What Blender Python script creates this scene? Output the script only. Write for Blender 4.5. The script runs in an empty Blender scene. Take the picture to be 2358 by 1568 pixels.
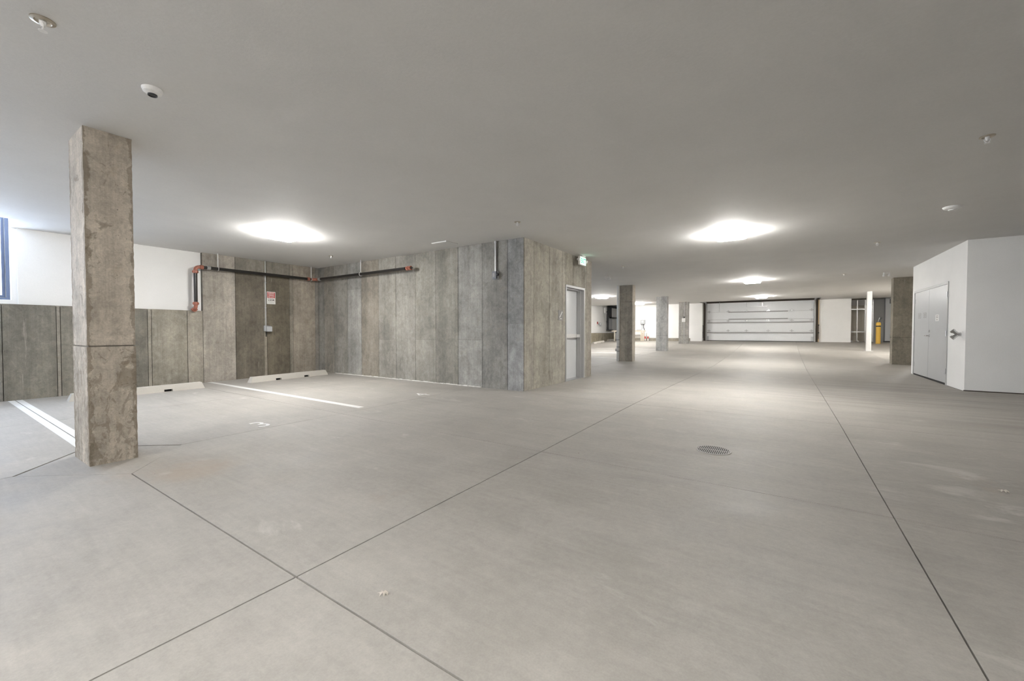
import bpy, bmesh, math, random
from mathutils import Matrix, Vector

# ------------------------------------------------------------------ camera, world, exposure
scn = bpy.context.scene
COL = scn.collection
random.seed(7)
F_PX, YAW, PITCH, ROLL = 935.28, -.589254, -.0221582, .00077
fw = Vector((math.sin(YAW)*math.cos(PITCH), math.cos(YAW)*math.cos(PITCH), math.sin(PITCH)))
rt = Vector((math.cos(YAW), -math.sin(YAW), 0)); up = rt.cross(fw)
cr = rt*math.cos(ROLL)+up*math.sin(ROLL); cu = up*math.cos(ROLL)-rt*math.sin(ROLL)
cam_d = bpy.data.cameras.new('camera'); cam = bpy.data.objects.new('camera', cam_d); COL.objects.link(cam)
cam_d.sensor_width = 36; cam_d.lens = F_PX/2358*36; cam_d.clip_start = .05; cam_d.clip_end = 200
M = Matrix((( cr.x, cu.x, -fw.x, 0), (cr.y, cu.y, -fw.y, 0), (cr.z, cu.z, -fw.z, 1.165), (0, 0, 0, 1)))
cam.matrix_world = M
scn.camera = cam
w = bpy.data.worlds.new('sky'); scn.world = w; w.use_nodes = True
bg = w.node_tree.nodes['Background']; bg.inputs[0].default_value = (.66, .79, 1, 1); bg.inputs[1].default_value = 7.0
scn.view_settings.view_transform = 'Standard'; scn.view_settings.look = 'None'
scn.view_settings.gamma = 1; scn.view_settings.use_curve_mapping = False
scn.view_settings.exposure = 1.3
LAMP = 74.0            # radiance of the fixtures' lenses

H = 2.935              # ceiling height

# ------------------------------------------------------------------ material helpers
class NT:
    def __init__(s, name):
        s.m = bpy.data.materials.new(name); s.m.use_nodes = True; s.t = s.m.node_tree
        s.b = s.t.nodes['Principled BSDF']
    def n(s, typ, **kw):
        nd = s.t.nodes.new(typ)
        for k, v in kw.items():
            if isinstance(k, str) and hasattr(nd, k): setattr(nd, k, v)
        return nd
    def L(s, a, b): s.t.links.new(a, b)
    def geo(s): return s.n('ShaderNodeNewGeometry').outputs['Position']
    def objco(s): return s.n('ShaderNodeTexCoord').outputs['Object']
    def mapping(s, v, scale=(1, 1, 1), rot=(0, 0, 0), loc=(0, 0, 0)):
        nd = s.n('ShaderNodeMapping'); s.L(v, nd.inputs[0])
        nd.inputs['Scale'].default_value = scale; nd.inputs['Rotation'].default_value = rot; nd.inputs['Location'].default_value = loc
        return nd.outputs[0]
    def noise(s, v, scale, detail=4, rough=.55, dist=0):
        nd = s.n('ShaderNodeTexNoise'); s.L(v, nd.inputs['Vector'])
        nd.inputs['Scale'].default_value = scale; nd.inputs['Detail'].default_value = detail
        nd.inputs['Roughness'].default_value = rough; nd.inputs['Distortion'].default_value = dist
        return nd.outputs[0]
    def voro(s, v, scale):
        nd = s.n('ShaderNodeTexVoronoi'); s.L(v, nd.inputs['Vector']); nd.inputs['Scale'].default_value = scale
        return nd.outputs['Distance']
    def math(s, op, a, b=None, clamp=False):
        nd = s.n('ShaderNodeMath'); nd.operation = op; nd.use_clamp = clamp
        for i, v in enumerate((a, b)):
            if v is None: continue
            if isinstance(v, (int, float)): nd.inputs[i].default_value = v
            else: s.L(v, nd.inputs[i])
        return nd.outputs[0]
    def rng(s, v, a, b, c, d, smooth=False):
        nd = s.n('ShaderNodeMapRange'); s.L(v, nd.inputs[0])
        if smooth: nd.interpolation_type = 'SMOOTHSTEP'
        for i, x in zip((1, 2, 3, 4), (a, b, c, d)): nd.inputs[i].default_value = x
        return nd.outputs[0]
    def mix(s, f, a, b, mode='MIX'):
        nd = s.n('ShaderNodeMix'); nd.data_type = 'RGBA'; nd.blend_type = mode
        for i, v in ((0, f), (6, a), (7, b)):
            if isinstance(v, (int, float)): nd.inputs[i].default_value = v
            elif isinstance(v, tuple): nd.inputs[i].default_value = (*v, 1) if len(v) == 3 else v
            else: s.L(v, nd.inputs[i])
        return nd.outputs[2]
    def grey(s, v):          # value -> colour for MULTIPLY
        nd = s.n('ShaderNodeCombineColor')
        for i in range(3): s.L(v, nd.inputs[i])
        return nd.outputs[0]
    def bump(s, h, strength, dist):
        nd = s.n('ShaderNodeBump'); s.L(h, nd.inputs['Height'])
        nd.inputs['Strength'].default_value = strength; nd.inputs['Distance'].default_value = dist
        s.L(nd.outputs[0], s.b.inputs['Normal'])
    def col(s, c):
        if isinstance(c, tuple): s.b.inputs['Base Color'].default_value = (*c, 1)
        else: s.L(c, s.b.inputs['Base Color'])
    def set(s, rough=.5, metal=0, spec=.5):
        s.b.inputs['Roughness'].default_value = rough; s.b.inputs['Metallic'].default_value = metal
        s.b.inputs['Specular IOR Level'].default_value = spec

def plain(name, c, rough=.5, metal=0, spec=.5, grain=.06, gscale=40):
    N = NT(name); g = N.noise(N.objco(), gscale, 3)
    N.col(N.mix(1.0, c, N.grey(N.rng(g, .3, .7, 1-grain, 1+grain)), 'MULTIPLY')); N.set(rough, metal, spec)
    return N.m

def emis(name, c, st):
    N = NT(name); N.col(c); N.b.inputs['Emission Color'].default_value = (*c, 1); N.b.inputs['Emission Strength'].default_value = st
    return N.m

def concrete(name, column=None, stain=.30):
    """cast concrete; the colour of each pour comes from the object colour"""
    N = NT(name); P = N.geo()
    tint = N.n('ShaderNodeObjectInfo').outputs['Color']
    big = N.noise(P, 1.6, 6, .62)
    med = N.noise(N.mapping(P, loc=(7, 3, 5)), 6, 7, .68, .6)
    streak = N.noise(N.mapping(P, scale=(11, 11, .45)), 1, 5, .62)
    fine = N.noise(P, 70, 4, .7)
    c = N.mix(1, tint, N.grey(N.rng(big, .3, .7, .70, 1.06)), 'MULTIPLY')
    c = N.mix(1, c, N.grey(N.rng(streak, .3, .7, .91, 1.09)), 'MULTIPLY')
    c = N.mix(1, c, N.grey(N.rng(med, .25, .75, .74, 1.22)), 'MULTIPLY')
    c = N.mix(1, c, N.grey(N.rng(fine, .3, .7, .87, 1.13)), 'MULTIPLY')
    med2 = N.noise(N.mapping(P, loc=(1, 8, 2), scale=(1, 1, .8)), 19, 7, .7, .8)
    c = N.mix(1, c, N.grey(N.rng(med2, .3, .7, .82, 1.16)), 'MULTIPLY')
    dark = N.noise(N.mapping(P, loc=(4, 4, 9), scale=(1, 1, .6)), 2.6, 7, .66, 1.0)
    c = N.mix(N.rng(dark, .50, .68, 0, .34, True), c, N.mix(1, c, (.55, .53, .50), 'MULTIPLY'))
    st2 = N.noise(N.mapping(P, scale=(46, 46, 1.5), loc=(5, 5, 1)), 1, 4, .6)
    c = N.mix(1, c, N.grey(N.rng(st2, .3, .7, .92, 1.08)), 'MULTIPLY')
    band = N.noise(N.mapping(P, scale=(3.2, 3.2, .22), loc=(8, 2, 0)), 1, 3, .5)
    c = N.mix(1, c, N.grey(N.rng(band, .35, .65, .88, 1.12)), 'MULTIPLY')
    blot = N.rng(med, .56, .66, 0, stain, True)
    c = N.mix(blot, c, N.mix(1, c, (.62, .56, .47), 'MULTIPLY'))
    lime = N.noise(N.mapping(P, scale=(15, 15, 1.6), loc=(2, 9, 4)), 1, 6, .7, .4)      # pale runs of lime
    c = N.mix(N.rng(lime, .62, .74, 0, .30, True), c, (.62, .58, .50))
    pv = N.voro(N.mapping(P, scale=(1, 1, .8)), 22)
    pit = N.math('MULTIPLY', N.rng(pv, .06, .11, 1, 0), N.rng(N.noise(P, 5, 2), .5, .6, 0, 1))
    c = N.mix(N.math('MULTIPLY', pit, .75), c, (.09, .08, .065))
    if column:
        hx, hy = column
        O = N.objco(); sep = N.n('ShaderNodeSeparateXYZ'); N.L(O, sep.inputs[0])
        ax = N.math('DIVIDE', N.math('ABSOLUTE', sep.outputs[0]), hx); ay = N.math('DIVIDE', N.math('ABSOLUTE', sep.outputs[1]), hy)
        e = N.math('MINIMUM', ax, ay)
        e = N.math('ADD', e, N.rng(N.noise(P, 7, 6, .65), .3, .7, -.2, .2))
        c = N.mix(N.rng(e, .80, .85, 0, .5, True), c, (.17, .135, .095))
        # brown trowel marks, denser in the lower lift
        tn = N.noise(N.mapping(P, scale=(1, 1, .55)), 13, 8, .72, 1.2)
        low = N.rng(sep.outputs[2], .95, 1.1, .545, .62)
        c = N.mix(N.math('MULTIPLY', N.math('GREATER_THAN', tn, low), .42), c, (.16, .125, .085))
        pt = N.noise(N.mapping(P, loc=(3, 1, 8)), 3.4, 5, .6, .8)
        c = N.mix(N.rng(pt, .60, .66, 0, .55, True), c, (.17, .14, .10))
    N.col(c); N.set(.82, 0, .25)
    h = N.math('ADD', N.math('MULTIPLY', fine, .3), N.math('ADD', N.math('MULTIPLY', streak, .5), N.math('MULTIPLY', pit, -1.2)))
    N.bump(h, .35, .006)
    return N.m

def floor_mat():
    N = NT('floor_concrete'); P = N.geo()
    big = N.noise(P, .55, 5, .6); med = N.noise(P, 2.6, 6, .6, .5)
    broom = N.noise(N.mapping(P, scale=(3.2, 34, 1), rot=(0, 0, .95)), 1, 4, .6, .25)
    broom2 = N.noise(N.mapping(P, scale=(1.1, 13, 1), rot=(0, 0, .35)), 1, 5, .6, .5)
    tyre = N.noise(N.mapping(P, scale=(.34, 3.4, 1), rot=(0, 0, .06)), 1, 6, .62, .5)
    fine = N.noise(P, 120, 3, .7); mid2 = N.noise(P, 28, 5, .6)
    c = N.mix(N.rng(big, .3, .7, 0, 1), (.355, .333, .30), (.405, .383, .35))
    for v, a in ((med, .09), (broom, .035), (broom2, .03), (tyre, .035), (fine, .06), (mid2, .05)):
        c = N.mix(1, c, N.grey(N.rng(v, .3, .7, 1-a, 1+a)), 'MULTIPLY')
    patch = N.rng(N.noise(N.mapping(P, loc=(1.5, 2.2, 0)), .33, 3), .5, .66, 0, 1, True)
    c = N.mix(N.math('MULTIPLY', patch, N.rng(tyre, .42, .60, 0, .30, True)), c, (.22, .205, .185))
    dust = N.noise(N.mapping(P, scale=(1.1, 2.6, 1), loc=(4, 0, 0)), 1, 7, .66, .8)
    c = N.mix(N.rng(dust, .61, .72, 0, .35, True), c, (.66, .64, .60))
    def spot(cx, cy, rx, ry):
        m = N.mapping(P, scale=(1/rx, 1/ry, 0), loc=(-cx/rx, -cy/ry, 0)); ln = N.n('ShaderNodeVectorMath'); ln.operation = 'LENGTH'; N.L(m, ln.inputs[0])
        return N.rng(ln.outputs['Value'], .35, 1, 1, 0, True)
    sw = N.noise(N.mapping(P, scale=(.30, 3.0, 1), rot=(0, 0, .10), loc=(3, 6, 0)), 1, 6, .62, .7)
    scr = N.math('MULTIPLY', spot(2.6, 9.6, 3.6, 4.2), N.rng(sw, .40, .60, 0, .42, True))
    c = N.mix(scr, c, (.20, .185, .165))
    c = N.mix(N.math('MULTIPLY', spot(-4.25, 1.35, .55, .45), N.rng(med, .4, .6, .1, .45)), c, (.36, .28, .21))
    c = N.mix(N.math('MULTIPLY', spot(1.1, 4.0, .9, 1.5), N.rng(dust, .50, .62, 0, .35, True)), c, (.68, .66, .62))
    rust = N.noise(N.mapping(P, loc=(11, 5, 0)), 1.1, 6, .65, .6)
    c = N.mix(N.rng(rust, .62, .75, 0, .22, True), c, (.42, .33, .25))
    pv = N.voro(P, 2.1)
    c = N.mix(N.rng(pv, .012, .018, .8, 0), c, (.12, .10, .085))
    N.col(c); N.set(.55, 0, .25)
    N.L(N.rng(N.math('ADD', med, N.math('MULTIPLY', dust, .5)), .5, 1.1, .52, .78), N.b.inputs['Roughness'])
    N.bump(N.math('ADD', N.math('MULTIPLY', broom, .6), N.math('MULTIPLY', fine, .35)), .12, .004)
    return N.m

def paint(name, c, rough=.6, bs=.12, sc=90):
    N = NT(name); P = N.geo(); o = N.noise(P, sc, 3, .6); b = N.noise(P, 1.5, 4)
    cc = N.mix(1, c, N.grey(N.rng(b, .3, .7, .975, 1.025)), 'MULTIPLY')
    cc = N.mix(1, cc, N.grey(N.rng(o, .3, .7, .975, 1.02)), 'MULTIPLY')
    N.col(cc); N.set(rough, 0, .35); N.bump(o, bs, .004)
    return N.m

MT = dict(
    door_reflect=paint('stair_door_grey_reflection', (.64, .645, .65), .35, .03, 30), bar=plain('push_bar_silver', (.72, .71, .69), .3, .3),  # stair door grey is lightened to stand in for reflected light
    floor=floor_mat(), conc=concrete('cast_concrete'), col=concrete('column_concrete', (.265, .165)),
    colb=concrete('far_column_concrete'),
    joint=plain('joint_dark', (.10, .085, .07), .9), white=paint('white_wall_paint', (.86, .85, .83)),
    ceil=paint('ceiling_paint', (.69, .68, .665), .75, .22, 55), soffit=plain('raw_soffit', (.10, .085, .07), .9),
    rail=plain('galvanised_steel', (.50, .50, .50), .38, .85), grey=plain('grey_enamel', (.46, .47, .48), .38),
    doorgrey=paint('grey_door_paint', (.47, .475, .48), .32, .03, 30), frame=paint('door_frame_paint', (.44, .44, .435), .35, .02, 30),
    black=plain('black_steel', (.018, .016, .014), .3), orange=plain('orange_coupling', (.36, .13, .085), .42),
    plastic=plain('white_plastic', (.80, .79, .77), .35), pvc=plain('white_pipe', (.78, .77, .75), .4),
    chrome=plain('chrome', (.62, .62, .62), .18, 1), stop=paint('precast_stop', (.56, .53, .48), .8, .2, 60),
    stripe=paint('road_paint', (.72, .715, .69), .7, .2, 60), red=plain('sign_red', (.50, .045, .04), .4),
    signw=plain('sign_white', (.82, .81, .79), .4), ink=plain('sign_ink', (.03, .03, .03), .5),
    darkbox=plain('dark_device', (.045, .045, .048), .4), plate=plain('sign_plate_grey', (.20, .19, .18), .45),
    yellow=plain('bollard_yellow', (.78, .48, .08), .45), gdoor=paint('garage_door_enamel', (.74, .745, .75), .3, .02, 20),
    winf=plain('window_frame', (.09, .11, .17), .4), wood=plain('tan_timber', (.50, .36, .22), .7),
    beige=plain('beige_board', (.70, .65, .57), .7), dgrey=plain('dark_grey_panel', (.30, .295, .285), .55), tan=plain('painted_rail', (.60, .54, .45), .6),
    caulk=plain('white_sealant', (.74, .72, .68), .7), leaf=plain('dry_leaf', (.85, .80, .73), .7),
    hole=plain('drain_dark', (.012, .011, .010), .8), iron=plain('cast_iron', (.36, .34, .31), .6, 0),
    lens=emis('lamp_lens', (1.0, .985, .955), LAMP*.72), lensside=emis('lamp_lens_side', (1.0, .985, .955), LAMP*1.12), exitface=emis('exit_face', (.66, 1.0, .82), .75), exitgreen=emis('exit_green', (.02, .42, .16), .7),
    brass=plain('brushed_brass', (.55, .50, .42), .3, 1), clear=None)
N = NT('window_glass'); N.t.nodes.remove(N.b)
tr = N.n('ShaderNodeBsdfTransparent'); gl = N.n('ShaderNodeBsdfGlossy'); gl.inputs['Roughness'].default_value = .02
mx = N.n('ShaderNodeMixShader'); mx.inputs[0].default_value = .06
N.L(tr.outputs[0], mx.inputs[1]); N.L(gl.outputs[0], mx.inputs[2]); N.L(mx.outputs[0], N.t.nodes['Material Output'].inputs[0])
MT['clear'] = N.m

# ------------------------------------------------------------------ mesh helpers
def BM(): return bmesh.new()
def box(bm, x0, x1, y0, y1, z0, z1):
    v = [bm.verts.new(p) for p in ((x0, y0, z0), (x1, y0, z0), (x1, y1, z0), (x0, y1, z0), (x0, y0, z1), (x1, y0, z1), (x1, y1, z1), (x0, y1, z1))]
    for f in ((3, 2, 1, 0), (4, 5, 6, 7), (0, 1, 5, 4), (1, 2, 6, 5), (2, 3, 7, 6), (3, 0, 4, 7)): bm.faces.new([v[i] for i in f])
    return bm
def bbox(x0, x1, y0, y1, z0, z1, bev=0):
    bm = box(BM(), min(x0, x1), max(x0, x1), min(y0, y1), max(y0, y1), min(z0, z1), max(z0, z1))
    if bev: bmesh.ops.bevel(bm, geom=bm.edges[:], offset=bev, segments=2, affect='EDGES')
    return bm
def tube(bm, pts, r, n=12, cap=True):
    pts = [Vector(p) for p in pts]; rings = []
    for i, p in enumerate(pts):
        d = (pts[min(i+1, len(pts)-1)]-pts[max(i-1, 0)]).normalized()
        a = d.cross(Vector((0, 0, 1)) if abs(d.z) < .9 else Vector((0, 1, 0))).normalized(); b = d.cross(a)
        if rings:   # keep the ring order aligned
            q = rings[-1][0].co - pts[i-1]; q = (q - d*q.dot(d)).normalized(); a = q; b = d.cross(a)
        rr = r[i] if isinstance(r, (list, tuple)) else r
        rings.append([bm.verts.new(p+(a*math.cos(t)+b*math.sin(t))*rr) for t in (2*math.pi*k/n for k in range(n))])
    for A, B in zip(rings, rings[1:]):
        for k in range(n): bm.faces.new((A[k], A[(k+1) % n], B[(k+1) % n], B[k]))
    if cap: bm.faces.new(rings[0][::-1]); bm.faces.new(rings[-1])
    return bm
def lathe(bm, prof, n=24, c=(0, 0, 0)):
    """profile of (radius, z); closed with caps where the radius is > 0 at the ends"""
    rings = []
    for r, z in prof:
        if r < 1e-6: rings.append([bm.verts.new((c[0], c[1], c[2]+z))])
        else: rings.append([bm.verts.new((c[0]+r*math.cos(t), c[1]+r*math.sin(t), c[2]+z)) for t in (2*math.pi*k/n for k in range(n))])
    for A, B in zip(rings, rings[1:]):
        for k in range(n):
            q = [A[k % len(A)], A[(k+1) % len(A)], B[(k+1) % len(B)], B[k % len(B)]]
            u = []
            for x in q:
                if x not in u: u.append(x)
            if len(u) > 2: bm.faces.new(u)
    for R in (rings[0], rings[-1]):
        if len(R) > 2: bm.faces.new(R)
    return bm
def prism(bm, poly, fn, a, b):
    A = [bm.verts.new(fn(p, a)) for p in poly]; B = [bm.verts.new(fn(p, b)) for p in poly]
    bm.faces.new(A); bm.faces.new(B[::-1])
    for i in range(len(poly)):
        j = (i+1) % len(poly); bm.faces.new((A[j], A[i], B[i], B[j]))
    return bm
def obj(name, bm, m, parent=None, smooth=False, color=None):
    bmesh.ops.recalc_face_normals(bm, faces=bm.faces[:])
    me = bpy.data.meshes.new(name); bm.to_mesh(me); bm.free()
    return link(name, me, m, parent, smooth, color)
def link(name, me, m, parent=None, smooth=False, color=None):
    if m is not None and not me.materials: me.materials.append(MT[m] if isinstance(m, str) else m)
    if smooth:
        for p in me.polygons: p.use_smooth = True
        try: me.set_sharp_from_angle(angle=math.radians(40))
        except Exception: pass
    o = bpy.data.objects.new(name, me); COL.objects.link(o)
    if parent: o.parent = parent
    if color: o.color = (*color, 1)
    return o
def tag(o, label, cat=None, group=None, kind=None):
    o['label'] = label
    if cat: o['category'] = cat
    if group: o['group'] = group
    if kind: o['kind'] = kind
    return o
def thing(name, label, cat, loc=(0, 0, 0), rz=0, group=None, kind=None):
    o = bpy.data.objects.new(name, None); COL.objects.link(o); o.location = loc; o.rotation_euler = (0, 0, rz); o.empty_display_size = .1
    return tag(o, label, cat, group, kind)
def copy_tree(o, parent=None):
    c = o.copy(); COL.objects.link(c); c.parent = parent
    for ch in o.children: copy_tree(ch, c)
    return c
_fc = {}
def text(name, s, size, origin, right, upv, m, parent=None, depth=.002, align='CENTER', sx=1, bold=0):
    cu_ = bpy.data.curves.new('t', 'FONT'); cu_.body = s; cu_.size = size; cu_.align_x = align; cu_.align_y = 'CENTER'
    cu_.extrude = depth/2; cu_.offset = bold; cu_.resolution_u = 3
    to = bpy.data.objects.new('t', cu_); COL.objects.link(to)
    dg = bpy.context.evaluated_depsgraph_get(); dg.update()
    me = bpy.data.meshes.new_from_object(to.evaluated_get(dg)); bpy.data.objects.remove(to)
    r = Vector(right).normalized(); u = Vector(upv).normalized(); nrm = r.cross(u)
    for v in me.vertices:
        c = v.co.copy(); v.co = Vector(origin)+r*c.x*sx+u*c.y+nrm*c.z
    me.materials.clear(); me.name = name
    return link(name, me, m, parent)

# ------------------------------------------------------------------ floor
YL = [-7, -4.3, -1.6, 1.03, 3.42, 6.35, 9.3, 12.3, 15.3, 18.2, 21.2, 24.2, 27.0, 28.2, 32.8]
YZ = [-.02, -.02, -.02, -.02, .0, .03, .03, .01, .02, .10, .19, .34, .52, .61, .61]
XL = [-11.4, -8.0, -5.2, -1.94, .59, 3.1, 6.0, 9.2]
def gz(y):
    for i in range(len(YL)-1):
        if y <= YL[i+1]:
            t = max(0, (y-YL[i])/(YL[i+1]-YL[i])); return YZ[i]+(YZ[i+1]-YZ[i])*t
    return YZ[-1]
def zf(x, y):
    wgt = 1 if x > -8 else 1-.27*min(1, (-8-x)/3.4)
    z = gz(y); return z*wgt if z > 0.05 else z
floor = obj('floor', bbox(-11.4, 9.2, -7, 32.8, -.16, -.06), 'joint'); tag(floor, 'pale grey concrete garage floor cut into slabs', kind='structure')
# the base under the ramp
ramp = BM()
for i in range(7, len(YL)-1):
    prism(ramp, [(YL[i], -.05), (YL[i+1], -.05), (YL[i+1], YZ[i+1]*.73-.05), (YL[i], YZ[i]*.73-.05)], lambda p, a: (a, p[0], p[1]), -11.4, 9.2)
obj('sub_base', ramp, 'joint', floor)
gx = {-1.94: .0042, .59: .0036, -5.2: .0035, -8.0: .003}
gy = {1.03: .0045, 3.42: .0036, 6.35: .0034}
DC, DHX, DHY = (-5.2, 1.03), .70, .55
for i in range(len(XL)-1):
    for j in range(len(YL)-1):
        x0, x1, y0, y1 = XL[i], XL[i+1], YL[j], YL[j+1]
        a, b = x0+gx.get(x0, .0012), x1-gx.get(x1, .0012)
        c, d = y0+gy.get(y0, .0012 if y0 not in (27.0, 28.2) else 0), y1-gy.get(y1, .0012 if y1 not in (27.0, 28.2) else 0)
        poly = [(a, c), (b, c), (b, d), (a, d)]
        for k, (cx, cy) in enumerate(((x0, y0), (x1, y0), (x1, y1), (x0, y1))):
            if abs(cx-DC[0]) < .01 and abs(cy-DC[1]) < .01:
                sx = 1 if k in (0, 3) else -1; sy = 1 if k in (0, 1) else -1
                ex = .018 if (k == 2) else .005; pX = (cx+sx*(DHX+ex*1.2), poly[k][1]); pY = (poly[k][0], cy+sy*(DHY+ex))
                poly[k:k+1] = [pX, pY] if k in (1, 3) else [pY, pX]
                if k == 0: pass
                break
        bm = BM()
        T = [bm.verts.new((x, y, zf(x, y))) for x, y in poly]; B = [bm.verts.new((x, y, zf(x, y)-.035)) for x, y in poly]
        bm.faces.new(T); 
        for q in range(len(poly)):
            r_ = (q+1) % len(poly); bm.faces.new((T[r_], T[q], B[q], B[r_]))
        bmesh.ops.triangulate(bm, faces=[f for f in bm.faces if len(f.verts) == 4 and abs(f.normal.z) > .5])
        obj('slab', bm, 'floor', floor)
bm = BM(); prism(bm, [(DC[0]-DHX, DC[1]), (DC[0], DC[1]-DHY), (DC[0]+DHX, DC[1]), (DC[0], DC[1]+DHY)], lambda p, z: (p[0], p[1], z), -.055, -.021)
obj('slab', bm, 'floor', floor)

# ------------------------------------------------------------------ ceiling
bm = BM()
for x0, x1, y0, y1 in ((-10.15, 9.2, -7, 1.04), (-11.4, 9.2, 1.04, 26.6), (-8.65, -4.22, 26.6, 27.7), (1.62, 9.2, 26.6, 28.3)):
    box(bm, x0, x1, y0, y1, H, H+.25)
ceil = tag(obj('ceiling', bm, 'ceil'), 'smooth grey painted garage ceiling', kind='structure')
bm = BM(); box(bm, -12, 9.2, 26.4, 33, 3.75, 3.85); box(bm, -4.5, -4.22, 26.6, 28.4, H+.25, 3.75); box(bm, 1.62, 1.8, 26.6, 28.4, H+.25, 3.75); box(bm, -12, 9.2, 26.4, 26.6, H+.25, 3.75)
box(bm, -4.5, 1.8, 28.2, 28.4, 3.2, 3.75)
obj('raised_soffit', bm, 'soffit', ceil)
bm = BM(); box(bm, -11.4, -10.1, -7, 1.10, 3.75, 3.85); box(bm, -10.15, -10.05, -7, 1.10, H+.25, 3.75); box(bm, -11.4, -10.1, 1.04, 1.14, H+.25, 3.75)
obj('window_well', bm, 'white', ceil)

# ------------------------------------------------------------------ left wall
XW = -10.9
def panel(parent, axis, face, a0, a1, z0, z1, tint, th=.02, gap=.0045, mat='conc', name='form_panel'):
    a0 += gap; a1 -= gap
    if axis == 'X+': b = bbox(face-th, face, a0, a1, z0, z1)
    elif axis == 'X-': b = bbox(face, face+th, a0, a1, z0, z1)
    elif axis == 'Y-': b = bbox(a0, a1, face, face+th, z0, z1)
    return obj(name, b, mat, parent, color=tint)
bm = BM(); ZB = -.1
WINS = ((-6.8, -2.7, 1.70, 3.6), (-1.9, 1.03, 1.70, 3.6), (12.0, 14.0, 1.8, 2.75), (17.4, 19.4, 1.8, 2.75))
wx0, wx1 = -11.32, -10.98
ys = [-7.0]
for y0, y1, z0, z1 in WINS:
    box(bm, wx0, wx1, ys[-1], y0, ZB, 3.85); box(bm, wx0, wx1, y0, y1, ZB, z0); box(bm, wx0, wx1, y0, y1, z1, 3.85); ys.append(y1)
box(bm, wx0, wx1, ys[-1], 32.8, ZB, 3.85)
wl = tag(obj('wall_left', bm, 'white'), 'long left wall, grey cast concrete below white paint', kind='structure')
LT, MD, DK, GR = (.45, .41, .36), (.33, .30, .26), (.185, .163, .13), (.27, .255, .225)
# backing of the concrete part and its formed panels
bm = BM(); box(bm, wx1-.02, XW-.02, -7, 3.75, ZB, 1.62); box(bm, wx1-.02, XW-.02, 3.75, 6.52, ZB, H)
box(bm, wx1-.02, XW-.02, 9.7, 31.6, ZB, 1.06)
obj('concrete_core', bm, 'conc', wl, color=(.15, .135, .115))
hp = [(-7, -5.6), (-5.6, -4.3), (-4.3, -3.0), (-3.0, -1.7), (-1.7, -.4), (-.4, .91), (.91, 1.525), (1.525, 1.575), (1.575, 2.22), (2.22, 2.79), (2.79, 2.85), (2.85, 3.46), (3.46, 3.75)]
tn = [GR, MD, GR, GR, GR, GR, (.255, .238, .20), (.36, .33, .28), (.27, .25, .21), (.235, .22, .185), (.40, .37, .31), (.36, .33, .275), (.40, .365, .31)]
for (a, b), t in zip(hp, tn): panel(wl, 'X+', XW, a, b, ZB, 1.625, t)
hp = [(3.75, 4.41, LT), (4.41, 5.05, DK), (5.05, 5.12, (.36, .325, .265)), (5.12, 5.69, (.19, .165, .125)), (5.69, 5.78, (.33, .30, .25)), (5.78, 6.40, (.38, .335, .28)), (6.40, 6.5, (.33, .31, .28))]
for a, b, t in hp:
    if t[0] < .25:
        panel(wl, 'X+', XW, a, b, ZB, 2.62, t); panel(wl, 'X+', XW, a, b, 2.623, H, (.30, .275, .235))
    else: panel(wl, 'X+', XW, a, b, ZB, H, t)
# white plastered upper wall, its shallow step, and the sill strip on the half wall
obj('plaster_step', bbox(wx1, wx1+.03, 1.10, 2.68, 1.625, H), 'white', wl)
obj('ledge', bbox(wx1-.02, XW-.002, -7, 3.745, 1.605, 1.622), 'conc', wl, color=(.3, .28, .24))
for y0, y1 in ((9.75, 12.9), (12.9, 16.1), (16.1, 19.3), (19.3, 22.5), (22.5, 25.4), (25.4, 27.4), (27.4, 29.4), (29.4, 31.5)):
    panel(wl, 'X+', XW, y0, y1, ZB, 1.06, random.choice([(.36, .32, .24), (.33, .29, .22), (.39, .35, .27)]))
# windows
for k, (y0, y1, z0, z1) in enumerate(WINS):
    wn = bpy.data.objects.new('window_%d' % (k+1), None); COL.objects.link(wn); wn.location = (wx0+.08, y0, z0)
    tag(wn, ['daylit window in the left wall behind the viewer', 'tall daylit window with blue-grey frame at the left edge', 'daylit window in the far bay just past the stair core', 'second daylit window in the far bay, nearer the garage door'][k], kind='structure')
    L_, Hh = y1-y0, z1-z0
    bm = BM(); f = .04
    for a, b, c, d in ((0, f, 0, Hh), (L_-f, L_, 0, Hh), (f, L_-f, 0, f), (f, L_-f, Hh-f, Hh)): box(bm, 0, .10, a, b, c, d)
    obj('window_frame', bm, 'winf', wn)
    bm = BM(); g = .035; f2 = f+.010
    for a, b, c, d in ((f2, f2+g, f2, Hh-f2), (L_-f2-g, L_-f2, f2, Hh-f2), (f2+g, L_-f2-g, f2, f2+g), (f2+g, L_-f2-g, Hh-f2-g, Hh-f2), (L_/2-.03, L_/2+.03, f+g, Hh-f-g)): box(bm, .02, .07, a, b, c, d)
    obj('sash', bm, 'winf', wn)
    bm = BM()
    for a, b, c, d in ((f, f2, f, Hh-f), (L_-f2, L_-f, f, Hh-f), (f2, L_-f2, f, f2), (f2, L_-f2, Hh-f2, Hh-f)): box(bm, .03, .06, a, b, c, d)
    obj('gasket', bm, 'signw', wn)
    obj('pane', bbox(.04, .046, f2+g, L_-f2-g, f2+g, Hh-f2-g), 'clear', wn)
    ld = bpy.data.lights.new('window_portal', 'AREA'); ld.shape = 'RECTANGLE'; ld.size = Hh; ld.size_y = L_
    ld.cycles.is_portal = True
    lo = bpy.data.objects.new('window_portal', ld); COL.objects.link(lo)
    lo.matrix_world = Matrix.Translation((wx0-.02, (y0+y1)/2, (z0+z1)/2)) @ Matrix(((0, 0, -1, 0), (0, 1, 0, 0), (1, 0, 0, 0), (0, 0, 0, 1)))

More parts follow.
